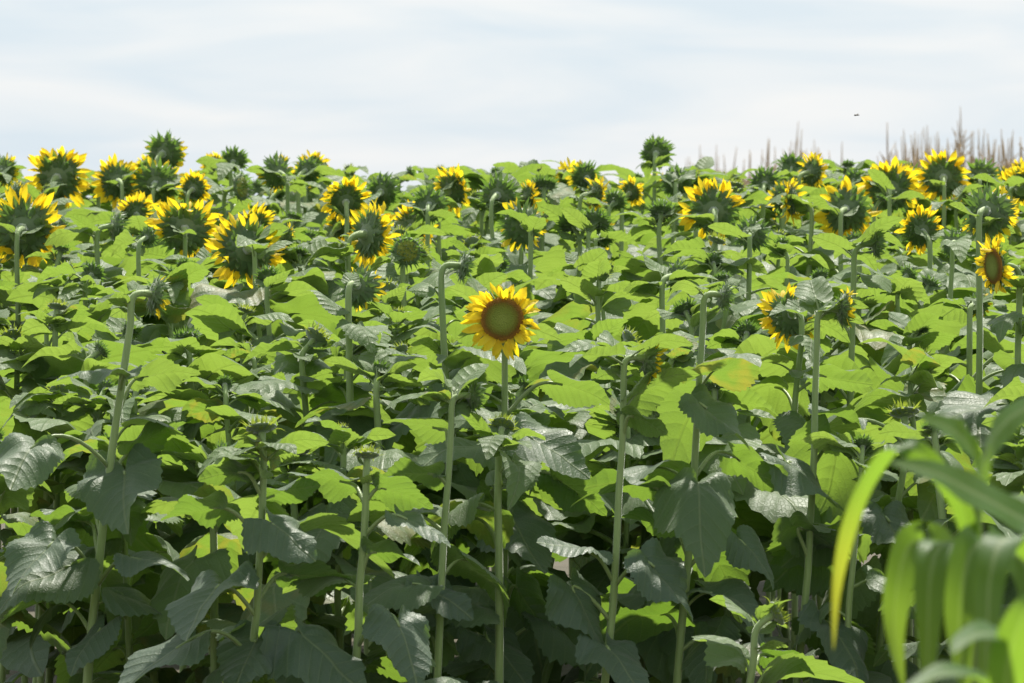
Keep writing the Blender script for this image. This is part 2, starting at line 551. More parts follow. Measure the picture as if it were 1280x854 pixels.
def disc_mesh(mat, z0=0.42, dome=0.10, rad=0.90):
    mb = MB()
    prof = [(rad, z0 - .02)] + [(rad * (1 - t), z0 + dome * math.sin(min(1, t * 2.2) * math.pi / 2) - 0.05 * max(0, t - .55)) for t in (0.03, .12, .25, .4, .55, .7, .85, 1.0)]
    mb.lathe(prof, 36)
    return mb.mesh('disc', [mat])


def petal_rows(seed, n=7):
    r = random.Random(seed)
    curl = r.uniform(-0.9, 0.75)
    tw_ = r.uniform(-.8, .8)
    cup = r.uniform(.15, .55)
    bendy = r.uniform(-.16, .16)
    w = r.uniform(.080, .122)
    notch = r.random() < 0.3
    rows, uvs = [], []
    p, d = Vector((0, 0, 0)), Vector((1, 0, 0))
    for i in range(n + 1):
        t = i / n
        ww = w * (0.42 + 1.0 * math.sin(math.pi * min(1, t * 0.9 + .06)) ** 0.9) * (1 if t < .8 else max(0.06, (1 - t) / .2) ** .6)
        a = tw_ * t * t
        s = Vector((0, math.cos(a), math.sin(a)))
        nn = d.cross(s)
        row, ur = [], []
        for j in range(-2, 3):
            q = j / 2
            ripple = 0.018 * math.sin(5 * t * 3 + j * 2 + seed)
            e = (0.05 if notch and i == n and abs(j) == 1 else 0)
            row.append(p + s * (q * ww + bendy * t * t) + nn * (cup * ww * q * q + ripple) + d * e)
            ur.append((t, q))
        rows.append(row); uvs.append(ur)
        ang = curl / n * (0.4 + 1.4 * t)
        d = (Matrix.Rotation(-ang, 3, 'Y') @ d)
        p = p + d * (0.86 / n)
    return rows, uvs


PETALS = []
for i in range(8):
    mb = MB(); rr_, uu_ = petal_rows(40 + i)
    mb.grid(rr_, False, 0, uu_)
    PETALS.append(mb.mesh('petal', [M_PETAL]))


def petal_matrices(r, n, kind):
    out = []
    for k in range(n):
        lay = k % 2
        a = 2 * math.pi * (k + r.uniform(-.38, .38)) / n
        if kind == 'half':
            el = r.uniform(5, 72)
            L = r.uniform(.55, .92)
        else:
            el = r.uniform(-24, 30) + (8 if lay else -6)
            if r.random() < 0.16:
                el += r.choice((-55, -35, 40, 55))
            L = r.uniform(.72, 1.18)
        m = Matrix.Rotation(a, 4, 'Z') @ Matrix.Translation((0.79, 0, 0.345 + .03 * lay)) @ Matrix.Rotation(-R(el), 4, 'Y') @ \
            Matrix.Rotation(R(r.uniform(-20, 20)), 4, 'Z') @ Matrix.Rotation(R(r.uniform(-35, 35)), 4, 'X') @ Matrix.Diagonal((L, r.uniform(.85, 1.2), 1, 1))
        out.append(m)
    return out


def joined_petals(seed, n, kind, gap=None):
    r = random.Random(seed)
    mb = MB()
    for k, m in enumerate(petal_matrices(r, n, kind)):
        if gap and gap(2 * math.pi * k / n):
            continue
        rr_, uu_ = petal_rows(40 + r.randrange(8), 5)
        mb.grid([[m @ p for p in row] for row in rr_], False, 0, uu_)
    return mb.mesh('petals', [M_PETAL])


BACKS = [back_mesh(1), back_mesh(2, 1.3)]
B_OPEN = [bract_mesh('open', s, M_BRACT) for s in (1, 2, 3)]
B_BUD = [bract_mesh('bud', s, M_BRACT) for s in (4, 5, 6, 7)]
B_YOUNG = [bract_mesh('young', s, M_YOUNG) for s in (8, 9)]
B_MID = [bract_mesh('young', s, M_BRACT) for s in (18, 19)]
def floret_mesh():
    mb = MB()
    for k in range(1, 330):
        q = k / 330
        rr_ = 0.87 * math.sqrt(q)
        a = k * 2.39996
        z = 0.505 + (0.02 if rr_ > .5 else -.02) - (0.06 if rr_ > .8 else 0)
        hgt = 0.05 if rr_ > .55 else 0.03
        c_ = Vector((rr_ * math.cos(a), rr_ * math.sin(a), z - .02))
        ids = [mb.add(c_ + Vector((math.cos(a + j * math.pi / 2), math.sin(a + j * math.pi / 2), 0)) * .026) for j in range(4)]
        t_ = mb.add(c_ + Vector((0, 0, hgt + .02)))
        for j in range(4):
            mb.f.append((ids[j], ids[(j + 1) % 4], t_)); mb.mi.append(0)
    return mb.mesh('florets', [M_DISC])


FLORETS = floret_mesh()
DISC = disc_mesh(M_DISC)
DISC_Y = disc_mesh(M_YDISC, .42, .14, .7)
P_FULL = [joined_petals(s, 44, 'full') for s in (1, 2, 3)]
P_HALF = [joined_petals(s, 22, 'half', lambda a, s=s: math.sin(a * 1.0 + s) > 0.65) for s in (4, 5, 6)]
UNSEEN = []


# ------------------------------------------------------------------ the plants
leaf_jobs = []          # collected first, so that leaves that would cover a head the photo shows can be left off


def face_dir(yaw, pitch):
    return Vector((math.sin(R(yaw)) * math.cos(R(pitch)), math.cos(R(yaw)) * math.cos(R(pitch)), math.sin(R(pitch))))


def head_matrix(attach, n, s, spin):
    q = n.to_track_quat('Z', 'Y')
    return Matrix.Translation(attach) @ q.to_matrix().to_4x4() @ Matrix.Rotation(spin, 4, 'Z') @ Matrix.Diagonal((s, s, s, 1))


def sunflower(attach, n, s, kind, base, r, near, label, group, leaves_to=0.3, lush=1.0, detail=False, nleaf_cap=24, petals_n=30):
    """attach: where the stem meets the back of the head; n: where the face looks; s: rim radius in metres"""
    e = bpy.data.objects.new('sunflower', None)
    e.empty_display_size = 0.1
    col.objects.link(e)
    e.location = base
    tag(e, label, 'sunflower', group)
    inv = Matrix.Translation(-base)
    # stem
    nh = n.copy()
    hook = 0.55 * s + 0.05
    bottom = attach - n * hook * 0.75 + Vector((0, 0, -hook * (1.1 if n.z < .5 else .6)))
    neck = bez(bottom, bottom + Vector((0, 0, hook * .85)), attach - n * hook * .8, attach + n * (0.02 * s), 8)
    k = 9 if near else 6
    body = []
    wob = Vector((r.uniform(-.035, .035), r.uniform(-.03, .03), 0))
    for i in range(k):
        t = i / k
        p = base.lerp(bottom, t) + wob * math.sin(t * 3.1) + Vector((r.uniform(-1, 1), r.uniform(-1, 1), 0)) * .003
        body.append(p)
    pts = body + neck
    rad0 = r.uniform(.0115, .0138) if s > .03 else r.uniform(.010, .012)
    H = attach.z
    radii = []
    for i, p in enumerate(pts):
        t = i / (len(pts) - 1)
        radii.append(rad0 * (1 - 0.33 * min(1, p.z / max(H, .1))))
    top = min(radii[-1], .22 * s + .003)
    for j in range(len(neck)):
        q = j / (len(neck) - 1)
        k2 = len(body) + j
        radii[k2] = radii[k2] * (1 - q) + top * q
    radii[-1] = max(top, .25 * s); radii[-2] = max(radii[-2], .17 * s); radii[-3] = max(radii[-3], .13 * s)
    mb = MB(); mb.tube([p - base for p in pts], radii, 10 if near else 7)
    obj('stem', mb.mesh('stem', [M_STEM]), e)

    def stem_at(z):
        for a, b in zip(pts, pts[1:]):
            if a.z <= z <= b.z:
                return a.lerp(b, (z - a.z) / max(1e-6, b.z - a.z))
        return pts[len(body)]
    # head
    hm = inv @ head_matrix(attach, n, s, r.uniform(0, 6.28))
    head = obj('flower_head', BACKS[r.randrange(2)], e, hm)
    if kind in ('full', 'face'):
        tag(obj('bracts', B_OPEN[r.randrange(3)], head), kind='stuff')
        obj('disc', DISC, head)
        if n.y < .2:
            tag(obj('florets', FLORETS, head), kind='stuff')
        if detail:
            gap_at, gap_w = r.uniform(0, 6.28), r.choice((0, 0, .35, .6)) if kind == 'full' else 0
            for k, m in enumerate(petal_matrices(r, petals_n, 'full')):
                if abs((2 * math.pi * k / petals_n - gap_at + math.pi) % (2 * math.pi) - math.pi) < gap_w or r.random() < .06:
                    continue
                obj('petal', PETALS[r.randrange(8)], head, m)
        else:
            tag(obj('petals', P_FULL[r.randrange(3)], head, Matrix.Rotation(r.uniform(0, 6), 4, 'Z')), kind='stuff')
    elif kind == 'half':
        tag(obj('bracts', B_BUD[r.randrange(4)], head), kind='stuff')
        obj('disc', DISC_Y, head)
        tag(obj('petals', P_HALF[r.randrange(3)], head, Matrix.Rotation(r.uniform(0, 6), 4, 'Z')), kind='stuff')
    elif kind == 'bud':
        tag(obj('bracts', B_BUD[r.randrange(4)], head), kind='stuff')
    elif kind == 'opening':
        tag(obj('bracts', B_MID[r.randrange(2)], head), kind='stuff')
        obj('disc', DISC_Y, head)
    else:
        tag(obj('bracts', B_YOUNG[r.randrange(2)], head), kind='stuff')
        obj('disc', DISC_Y, head)
    # small leaves round the neck
    ph = r.uniform(0, 6.28)
    nn = 5 if kind != 'young' else 6
    for i in range(nn):
        ph += 2.4 + r.uniform(-.4, .4)
        if kind != 'young' and math.sin(ph) < -.25 and r.random() < .75:
            ph += math.pi
        L = r.uniform(.07, .155) * (0.9 if kind == 'young' else 1)
        p = neck[2 + i % 3] if kind != 'young' else neck[max(0, 5 - i)]
        leaf_jobs.append((e, base, p, ph, L, r.uniform(-5, 45), 2, 1.0, near, attach, r.random(), kind == 'young'))
    # the big leaves
    z = bottom.z + 0.01
    step = 0.05
    i = 0
    ph = r.uniform(0, 6.28)
    top_z = z
    while z > leaves_to and i < nleaf_cap:
        below = top_z - z
        grow = min(1, 0.48 + below / 0.36)
        L = (0.235 if near else 0.272) * grow * r.uniform(.8, 1.18) * lush
        L = max(L, .075)
        pitch = interp([(0, 24), (.15, 6), (.35, -10), (.7, -22), (1.6, -38)], below) + r.uniform(-34, 30)
        young = max(0, 1 - below / 0.85)
        leaf_jobs.append((e, base, stem_at(z), ph, L, pitch, 0 if grow < .5 else 1, young, near, attach, r.random(), False))
        ph += 2.4 + r.uniform(-.45, .45)
        step = min(0.088, 0.040 + below * .08) * r.uniform(.8, 1.25)
        z -= step
        i += 1
    e_stem[e.name] = stem_at
    return e


e_stem = {}
OPEN_TO_SUN = []     # front leaves that the sun reaches in the photo
FACE = [None]
HEADS = []      # px, py, radius px, depth of heads that must stay in view


def make_leaf(job, r):
    e, base, p, ph, L, pitch, cls, young, near, attach, tone, topknot = job
    F = Vector((math.cos(ph) * math.cos(R(pitch)), math.sin(ph) * math.cos(R(pitch)), math.sin(R(pitch))))
    side = Vector((-math.sin(ph), math.cos(ph), 0))
    N = F.cross(side).normalized()
    if N.z < 0:
        N = -N
    lean = 0.8 * young + 0.12
    want = SUN_DIR * lean + Vector((0, -0.32, 0.0)) * (1 - young)
    N = N + want + Vector((r.uniform(-.75, .75), r.uniform(-.45, .65), 0))
    N = (N - F * N.dot(F)).normalized()
    S = N.cross(F)
    rel = 42 - pitch
    c = 0 if rel < 40 else (1 if rel < 70 else 2)
    if cls == 2:
        c = 0
    rot = Matrix((F, S, N)).transposed().to_4x4()
    sc = Matrix.Diagonal((L, L * r.uniform(.84, 1.04), L * r.uniform(.7, 1.15), 1))
    off = rot.to_3x3() @ (sc.to_3x3() @ PET_END[c])
    o = p - off
    tipp = o + F * L * .5
    # leave off leaves that would hide a head seen in the photograph
    for hx, hy, hr, hd in HEADS:
        if cls == 2 and (hr != 46 or e is not FACE[0]) and (tone < .65):
            continue
        for q, rad in ((tipp, L * .42), (o, L * .3), (o + F * L * .9, L * .12)):
            if q.y < hd - 0.01:
                x, y = pixel(q)
                rp = rad * FPX / q.y
                if math.hypot(x - hx, y - hy) < hr * (0.62 if hr > 31 else .85) + rp * .5:
                    return None
    for c_, l_ in OPEN_TO_SUN:
        v = tipp - c_
        t_ = v.dot(SUN_DIR)
        if .05 < t_ < 1.3 and (v - SUN_DIR * t_).length < L * .33 + l_ * .18 and r.random() < .5:
            return None
    x, y = pixel(tipp)
    if (x < -120 or x > 1400 or y > 1000):
        return None
    if y < skyline(x) and not topknot and cls != 2:
        return None
    m = Matrix.Translation(o - base) @ rot @ sc
    if cls == 2 or (cls == 0 and r.random() < .5):
        lf = obj('leaf', LEAF_SM[r.randrange(6)][c], e, m)
    elif near:
        lf = obj('leaf', LEAF_HI[r.randrange(NV)], e, m)
        pt = obj('leaf_stalk', PET_MESH[c], lf)
    else:
        lf = obj('leaf', LEAF_LO[r.randrange(NV)][c], e, m)
    lf.color = (max(0, min(1, young * r.uniform(.75, 1.1) + r.uniform(-.06, .1))), tone, 0, 1)
    return lf


SKY = [(-50, 208), (60, 222), (150, 205), (230, 214), (300, 205), (400, 210), (470, 232), (520, 236), (580, 208), (640, 222), (760, 226), (850, 214), (930, 226), (1000, 210), (1080, 220), (1160, 208), (1330, 200)]


def skyline(x):
    return interp(SKY, max(-49, min(1329, x))) - 14 - 16 * noise.noise(Vector((x * .035, 3.3, 0)))


def dist_for(py):
    return interp([(150, 25.5), (190, 24.6), (215, 23.4), (235, 22.2), (260, 20.6), (290, 19.0), (315, 18.1), (345, 17.2), (400, 16.0), (460, 15.2), (540, 14.5), (860, 14.0)], py)


# px, py, width px, kind, yaw, pitch, stem foot px (at photo bottom) or None, label
SHORT = '''biggest back-turned flower|tall-petalled skyline flower|flower cut by the edge|small yellow flower above the biggest|flower beside the dark one|dark yellow-tipped flower|tallest back-turned flower|flower with central stem|large ragged bloom|round green head between big blooms|tiny dark bud|nodding hooked flower|pale bud below the biggest flower|green yellow-eyed side head|skyline bud above the yellow-eyed head|skyline flower with yellow side|skyline bud under pointed leaf|hidden yellow skyline flower|pale tilted bud|small flower behind the ragged bloom|flower with lit upper petals|skyline bud by the sky gap|side-view fanned flower|heavy drooping head|spiky head with round eye|round head past the sky gap|flower under the round leaf|large dark spiky bud|yellow flower behind the spiky bud|sideways bud on hooked stem|upright mid-field bud|back-turned head under the spiky bud|skyline head with yellow tuft|side-turned flower under the tuft|vase-necked bud|yellow patch under the tallest bud|first bud of the grey pair|second bud of the grey pair|tallest lone bud|dark head below the tallest bud|upturned bud on bare stem|front-facing bloom|bud under the front-facing bloom|nodding yellow-fringed bud|dark bud sunk in leaves|small pale upright bud|wide yellow ring|dark bud beside the yellow ring|first spiky bud before the corn|leaf-wrapped bud|flower behind the leaf-wrapped bud|side-view flower turned to the bud|lower flower of the close pair|tiny skyline bud by the corn|upper flower of the close pair|highest open corn-side flower|dark bud by the corn tip|flower cut by the corn edge|yellow-crowned small flower|drooping flower on tall stem|profile bloom|bud on thick bent neck|leaf-wrapped yellow bloom|side-turned half open flower|small nodding dark bud|dark hooked bud by the tall stem|small flower under the profile bloom|pale bud behind blurred corn|lowest late bud|front pale-crowned plant|shorter front young plant'''.split('|')
HEROES = [
    (30, 288, 104, 'full', 8, -4, None, 'biggest open back-turned sunflower at the picture edge opposite the dry corn'),
    (74, 222, 80, 'full', 14, 6, None, 'open sunflower rising over the skyline behind the biggest flower, tall upright petals'),
    (6, 214, 40, 'half', 40, 0, None, 'half open sunflower cut by the picture edge high against the sky, bits of yellow'),
    (20, 243, 34, 'half', 60, 0, None, 'small yellow flower peeping out just above the biggest back-turned flower at the edge'),
    (146, 228, 62, 'full', -18, -6, None, 'open back-turned sunflower beside the dark one, stem rising on its far side from the edge'),
    (196, 230, 62, 'half', 6, 10, None, 'dark back-turned sunflower with yellow tips, directly under the tallest one'),
    (207, 191, 54, 'half', 24, 12, None, 'tallest of the back-turned sunflowers against the sky above the three big blooms'),
    (231, 287, 88, 'full', -4, 4, None, 'open back-turned sunflower whose straight stem stands in the middle of its back, dark centre'),
    (307, 313, 96, 'full', -20, -8, None, 'large ragged open sunflower seen from behind with long petals hanging below its thick stem'),
    (148, 284, 46, 'bud', 60, -4, None, 'round green closed head between the two largest back-turned blooms'),
    (186, 296, 28, 'bud', 30, 10, None, 'tiny dark bud below the dark flower with yellow tips'),
    (195, 369, 54, 'half', 62, -10, 118, 'nodding half open sunflower on a tall hooked stem, yellow only on its far rim'),
    (72, 381, 34, 'young', 20, 75, None, 'small pale spiky bud pointing up among leaves below the biggest back-turned flower'),
    (302, 234, 48, 'opening', 120, 5, None, 'green head just opening towards us with a yellowish eye, above the ragged bloom'),
    (293, 199, 38, 'bud', 10, 30, None, 'dark bud on the skyline above the green head with the yellowish eye'),
    (345, 216, 48, 'half', -35, 5, None, 'skyline sunflower with its yellow side turned away from the neighbouring dark bud'),
    (386, 213, 40, 'bud', 30, 10, None, 'dark closed bud on the skyline under a long pointed leaf'),
    (243, 236, 44, 'full', 20, 10, None, 'bright yellow flower mostly hidden behind leaves between two skyline blooms'),
    (397, 420, 44, 'young', 50, 42, None, 'pale green unopened bud tilted towards the lone front-facing bloom, in the middle of the leaves'),
    (360, 296, 30, 'half', 70, 0, None, 'small yellow flower tucked beside the stem behind the ragged bloom'),
    (432, 250, 62, 'full', -5, 25, None, 'open sunflower with only its upper petals lit, between the skyline buds and leaves'),
    (480, 238, 48, 'bud', 25, 15, None, 'dark skyline bud with a hint of yellow beside a gap of sky'),
    (464, 294, 84, 'full', 52, -4, None, 'open sunflower in side view, petals fanning above the bent stem near the yellow-eyed head'),
    (450, 360, 58, 'half', 24, -18, 424, 'heavy drooping green head with yellow fringe underneath, on a stout stem'),
    (509, 314, 50, 'opening', 168, 2, None, 'green spiky head facing us with a round yellow-green eye'),
    (537, 256, 50, 'bud', 4, 6, None, 'round dark head seen from behind, just past the gap in the skyline'),
    (566, 238, 62, 'full', 40, 10, None, 'yellow skyline flower half covered by a large round leaf'),
    (625, 244, 56, 'bud', 20, 5, None, 'large dark spiky bud on the skyline above the lone front-facing bloom'),
    (660, 247, 42, 'full', 55, 0, None, 'yellow flower peeking out from behind the large dark spiky bud'),
    (582, 334, 44, 'bud', 72, -12, 552, 'green bud nodding sideways from a hooked stem above the lone front-facing bloom'),
    (681, 229, 38, 'bud', 10, 65, None, 'green bud pointing straight up on the skyline in mid field'),
    (652, 282, 62, 'half', -20, -5, None, 'back-turned head with a little yellow on one side, below the large dark spiky bud'),
    (730, 220, 42, 'half', -30, 25, None, 'small skyline head with a yellow tuft, near the upright bud in mid field'),
    (746, 243, 48, 'full', 62, -4, None, 'yellow side-turned flower just below the skyline head with the tuft'),
    (770, 250, 34, 'bud', 30, 35, None, 'smooth dark bud with a vase-shaped neck beside two yellow patches'),
    (790, 240, 38, 'full', 40, 20, None, 'patch of yellow petals poking out under the tallest lone bud'),
    (716, 277, 48, 'bud', -30, 55, None, 'spiky grey-green bud, first of the pair in the middle of the field'),
    (748, 274, 44, 'bud', 40, 45, None, 'spiky grey-green bud, second of the pair, nearer to the tallest lone bud'),
    (821, 190, 44, 'bud', 8, 15, None, 'tallest lone bud standing clear against the sky on a straight stem'),
    (846, 228, 44, 'bud', 5, 0, None, 'dark round head just below the tallest lone bud'),
    (828, 262, 42, 'bud', 20, 60, None, 'upturned green bud on a long bare stem under the tallest lone bud'),
    (628, 399, 92, 'face', 184, 4, 608, 'the one sunflower facing us, yellow petals round a green-brown disc'),
    (594, 496, 46, 'bud', 60, -8, 546, 'closed green bud nodding from a front stem just under the front-facing bloom'),
    (812, 450, 54, 'half', 72, -12, 748, 'nodding bud showing a few yellow petals, on a front stem past the front-facing bloom'),
    (846, 345, 42, 'bud', 40, 0, None, 'dark bud half sunk in leaves behind the nodding yellow-fringed bud'),
    (750, 342, 32, 'young', 20, 70, None, 'small pale bud pointing up among leaves beyond the front-facing bloom'),
    (891, 264, 82, 'full', -4, 4, None, 'open back-turned sunflower nearest to the tallest lone bud, wide yellow ring'),
    (940, 293, 48, 'bud', 8, -6, None, 'dark round back-turned bud on a slim stem beside the wide yellow ring'),
    (957, 228, 44, 'bud', 10, 15, None, 'spiky bud on the skyline at the start of the dry corn'),
    (990, 209, 40, 'bud', 10, 20, None, 'green bud wrapped in leaves with yellow flower right behind, at the dry corn'),
    (1016, 216, 50, 'full', 50, 0, None, 'yellow flower behind the leaf-wrapped bud in front of the dry corn'),
    (989, 252, 56, 'full', -68, 0, None, 'open flower in side view with its yellow edge turned to the tallest lone bud'),
    (1059, 263, 80, 'full', 18, -4, None, 'open back-turned sunflower with thick bent stem, lower of the close pair before the corn'),
    (1068, 224, 30, 'bud', 10, 20, None, 'tiny bud between open flowers on the skyline in front of the dry corn'),
    (1113, 238, 78, 'full', 6, 2, None, 'open back-turned sunflower on a pale bent neck, upper of the close pair before the corn'),
    (1179, 222, 70, 'full', 2, 6, None, 'highest open back-turned sunflower, petals against the dry corn tassels'),
    (1228, 219, 44, 'bud', 12, 8, None, 'dark back-turned bud high beside the last green corn tip'),
    (1277, 232, 54, 'full', 40, 0, None, 'yellow flower cut by the picture edge under the dry corn'),
    (1150, 288, 62, 'full', -22, 18, None, 'small back-turned sunflower with a bright yellow crown below the highest open one'),
    (1236, 266, 70, 'half', 24, -10, 1203, 'drooping half open sunflower on a tall straight pale stem, yellow beneath'),
    (1243, 333, 76, 'full', -114, -4, 1281, 'open sunflower in profile hanging from a hooked stem, face turned to the whole field'),
    (1098, 305, 44, 'bud', 78, 0, 1060, 'bud lying sideways on a thick bent neck below the close pair of flowers'),
    (986, 396, 80, 'full', -24, -16, None, 'yellow bloom partly wrapped by a leaf, beside a side-turned bud in the nearer rows'),
    (1055, 387, 54, 'half', 80, -6, 984, 'side-turned half open sunflower on a hooked front stem, yellow strip on its rim'),
    (907, 371, 40, 'bud', 66, -14, 836, 'small dark bud nodding from a tall front stem between yellow blooms'),
    (1195, 305, 42, 'bud', 14, -10, None, 'dark bud on a hooked neck beside the tall straight pale stem'),
    (1223, 380, 32, 'half', 30, 0, None, 'small yellow flower deep in leaves under the profile bloom'),
    (1130, 513, 50, 'young', -10, 70, 1096, 'pale spiky young bud pointing up behind the blurred corn leaves'),
    (973, 766, 44, 'young', 76, 25, 928, 'small late sunflower with a spiky yellow-green bud near the blurred corn, lowest of all'),
    (326, 532, 52, 'young', -20, 72, 292, 'front young sunflower with a pale spiky crown and bright upper leaves'),
    (459, 566, 42, 'young', 10, 78, 442, 'shorter front young sunflower with a neat pale bud, between taller stems'),
]
FORCE_D = {11: 14.6, 23: 15.6, 29: 15.5, 41: 14.9, 42: 14.45, 43: 14.5, 59: 16.4, 60: 16.0, 61: 16.2, 62: 15.8, 63: 14.9, 64: 14.7, 67: 15.2, 68: 13.9, 69: 14.0, 70: 14.05}
FRONT_FOOT = 860

hero_bases = []
PLANTS = {}
specs = []
for i, (px, py, w, kind, yaw, pitch, foot, label) in enumerate(HEROES):
    r = random.Random(1000 + i)
    D = FORCE_D.get(i, dist_for(py) + r.uniform(-.35, .35))
    c = place(px, py, D)
    s = w / FPX * D / 2
    s = s / {'full': 1.50, 'face': 1.52, 'half': 1.22, 'bud': 1.22, 'opening': 1.25, 'young': 1.18}[kind]
    n = face_dir(yaw, pitch)
    attach = c - n * (0.36 * s if kind not in ('bud', 'young') else .45 * s)
    if foot is not None:
        q = place(foot, FRONT_FOOT, D)          # the stem passes here at the foot of the picture
        hookback = attach - n * (0.5 * s + .03)
        slope = (q.x - hookback.x) / max(.1, hookback.z - q.z)
        base = Vector((q.x + slope * q.z, D + r.uniform(-.02, .02), 0))
    else:
        base = Vector((attach.x - n.x * .04 + r.uniform(-.06, .06), attach.y - n.y * .05 + r.uniform(-.05, .05), 0))
    near = D < 16.3
    specs.append((attach, n, s, kind, base, r, near, label, D, w, i))
    hero_bases.append(base)
    HEADS.append((px, py, w / 2, D))
    if foot is not None:
        sx, sy = pixel(attach - n * .06)
        for q in range(5):
            yy_ = sy + 22 + 28 * q
            if yy_ < 840 and r.random() < .8:
                HEADS.append((sx + (foot - sx) * (yy_ - sy) / (FRONT_FOOT - sy), yy_, 6, D))
    elif D > 15.7 and r.random() < .75:
        sx, sy = pixel(attach - n * .06)
        for q in (.75, 1.2, 1.65):
            HEADS.append((sx, sy + w * q * .6 + 8, 7, D))

for attach, n, s, kind, base, r, near, label, D, w, i in specs:
    to = max(0.3, CAM_Z - (900 - HORIZON) / FPX * D) if D < 15.6 else attach.z - 0.85
    e_ = sunflower(attach, n, s, kind, base, r, near, label, 'sunflowers with heads in view', to, 1.0, detail=(kind in ('full', 'face') and w >= 60),
              petals_n=50 if kind == 'face' else 46)

    PLANTS[i] = (e_, base, D)
    if kind == 'face':
        FACE[0] = e_

# the rest of the crop: rows of plants whose small buds sit low among the leaves
FILL_TOP = [(13.7, 630), (14.3, 560), (14.9, 500), (15.6, 450), (16.5, 400), (17.6, 350), (18.8, 312), (20.2, 280), (22, 248), (24, 226), (26, 218), (28, 216)]
low_count = {}


def ay0(p):
    return pixel(p)[1]


D = 14.72
row_i = 0
while D < 27.2:
    half = 640 / FPX * D + 0.22
    x = -half + rng.uniform(0, .3)
    while x < half:
        r = random.Random(int(x * 1000) + row_i * 7919)
        y = D + r.uniform(-.16, .16)
        b = Vector((x + r.uniform(-.06, .06), y, 0))
        x += rng.uniform(.15, .24) if D < 16.6 else rng.uniform(.28, .42)
        if any(abs(h.x - b.x) < .10 and abs(h.y - b.y) < .3 for h in hero_bases):
            continue
        py = interp(FILL_TOP, y) + (r.uniform(-6, 60) if y < 21 else r.uniform(-42, 70)) * (14 / y) ** 2
        top = place(0, py, y).z
        att = Vector((b.x + r.uniform(-.08, .08), b.y + r.uniform(-.05, .05), top))
        bloom = y > 20 and r.random() < .34 and ay0(att) > skyline(pixel(att)[0]) + 16
        s = r.uniform(.045, .062) if bloom else r.uniform(.022, .038)
        n = face_dir(r.uniform(-40, 70), r.uniform(-5, 25)) if bloom else face_dir(r.uniform(-40, 80), r.uniform(20, 75))
        near = y < 15.3
        to = max(.3, CAM_Z - (900 - HORIZON) / FPX * y) if y < 15.6 else top - .62
        ax, ay = pixel(att)
        hi = min(range(len(HEROES)), key=lambda q: math.hypot(HEROES[q][0] - ax, HEROES[q][1] - ay))
        dxp, dyp = ax - HEROES[hi][0], ay - HEROES[hi][1]
        way = 'below' if dyp > abs(dxp) * 2 else 'above' if -dyp > abs(dxp) * 2 else \
            ('below ' if dyp > 0 else 'above ') + ('right of' if dxp > 0 else 'left of')
        key = (hi, way, bloom)
        low_count[key] = low_count.get(key, 0) + 1
        far = ('first', 'second', 'third', 'fourth', 'fifth', 'sixth', 'seventh')[min(6, low_count[key] - 1)]
        sunflower(att, n, s, ('full' if r.random() < .7 else 'half') if bloom else ('young' if r.random() < .5 else 'bud'), b, r, near,
                  ('half-hidden yellow sunflower, %s %s the %s' if bloom else 'leafy small-budded sunflower, %s %s the %s') % (far, way, SHORT[hi]), 'low leafy sunflowers filling the rows',
                  to, .96 if near else 1.08, nleaf_cap=26 if y < 16.6 else 17)
    D += 0.74
    row_i += 1

# big leaves of the front plants, one by one: blade base, tip, width (photo pixels), plant, t = top side seen / u = underside
FRONT_LEAVES = [
    (156, 590, 160, 648, 128, 11, 't'), (150, 466, 62, 472, 84, 11, 't'), (62, 682, 14, 732, 100, 11, 't'), (125, 788, 84, 834, 80, 11, 't'),
    (170, 560, 232, 520, 80, 11, 'u'), (100, 650, 36, 642, 80, 11, 'u'), (182, 470, 262, 468, 78, 11, 'u'), (268, 634, 200, 642, 84, 69, 'u'),
    (642, 652, 672, 706, 118, 41, 't'), (662, 547, 766, 596, 96, 41, 't'), (822, 610, 710, 592, 104, 64, 't'), (700, 600, 776, 664, 84, 41, 'u'),
    (506, 648, 580, 686, 78, 70, 't'), (618, 612, 702, 626, 72, 41, 'u'), (880, 508, 955, 560, 92, 64, 't'), (985, 580, 1062, 642, 104, 63, 't'),
    (1250, 505, 1172, 526, 112, 60, 't'), (922, 573, 1000, 620, 84, 64, 'u'), (1052, 522, 1018, 498, 84, 67, 't'), (930, 680, 985, 746, 78, 64, 't'),
    (272, 733, 232, 769, 122, 69, 't'), (225, 808, 135, 858, 124, 69, 't'), (378, 796, 464, 852, 122, 69, 't'), (498, 780, 522, 852, 96, 70, 't'),
    (532, 735, 598, 768, 80, 42, 't'), (370, 718, 464, 736, 84, 69, 'u'), (815, 706, 896, 788, 100, 43, 't'), (648, 735, 712, 832, 86, 41, 'u'),
    (716, 738, 772, 848, 92, 43, 't'), (1042, 784, 1082, 862, 116, 63, 't'), (965, 820, 1040, 842, 66, 68, 'u'), (544, 535, 480, 522, 74, 42, 'u'),
    (340, 620, 402, 600, 72, 69, 'u'), (428, 602, 358, 590, 80, 70, 'u'), (480, 610, 545, 640, 72, 70, 'u'), (300, 590, 235, 598, 60, 69, 'u'),
    (340, 655, 400, 690, 84, 69, 't'), (176, 700, 238, 708, 90, 11, 't'), (610, 800, 660, 852, 100, 41, 't'), (760, 810, 800, 860, 100, 43, 't'),
    (890, 800, 870, 860, 96, 64, 't'), (1110, 650, 1150, 700, 90, 67, 't'), (320, 800, 300, 858, 96, 69, 't'), (40, 560, 10, 600, 100, 11, 't'),
    (700, 480, 770, 500, 74, 41, 'u'), (790, 520, 850, 545, 60, 43, 'u'), (1030, 470, 1090, 480, 70, 63, 'u'), (538, 592, 478, 588, 70, 42, 'u'),
    (832, 655, 770, 640, 84, 64, 'u'), (735, 690, 668, 668, 90, 43, 't'), (1000, 660, 1060, 690, 90, 63, 'u'), (468, 690, 528, 700, 66, 70, 'u'),
]
fr = random.Random(77)
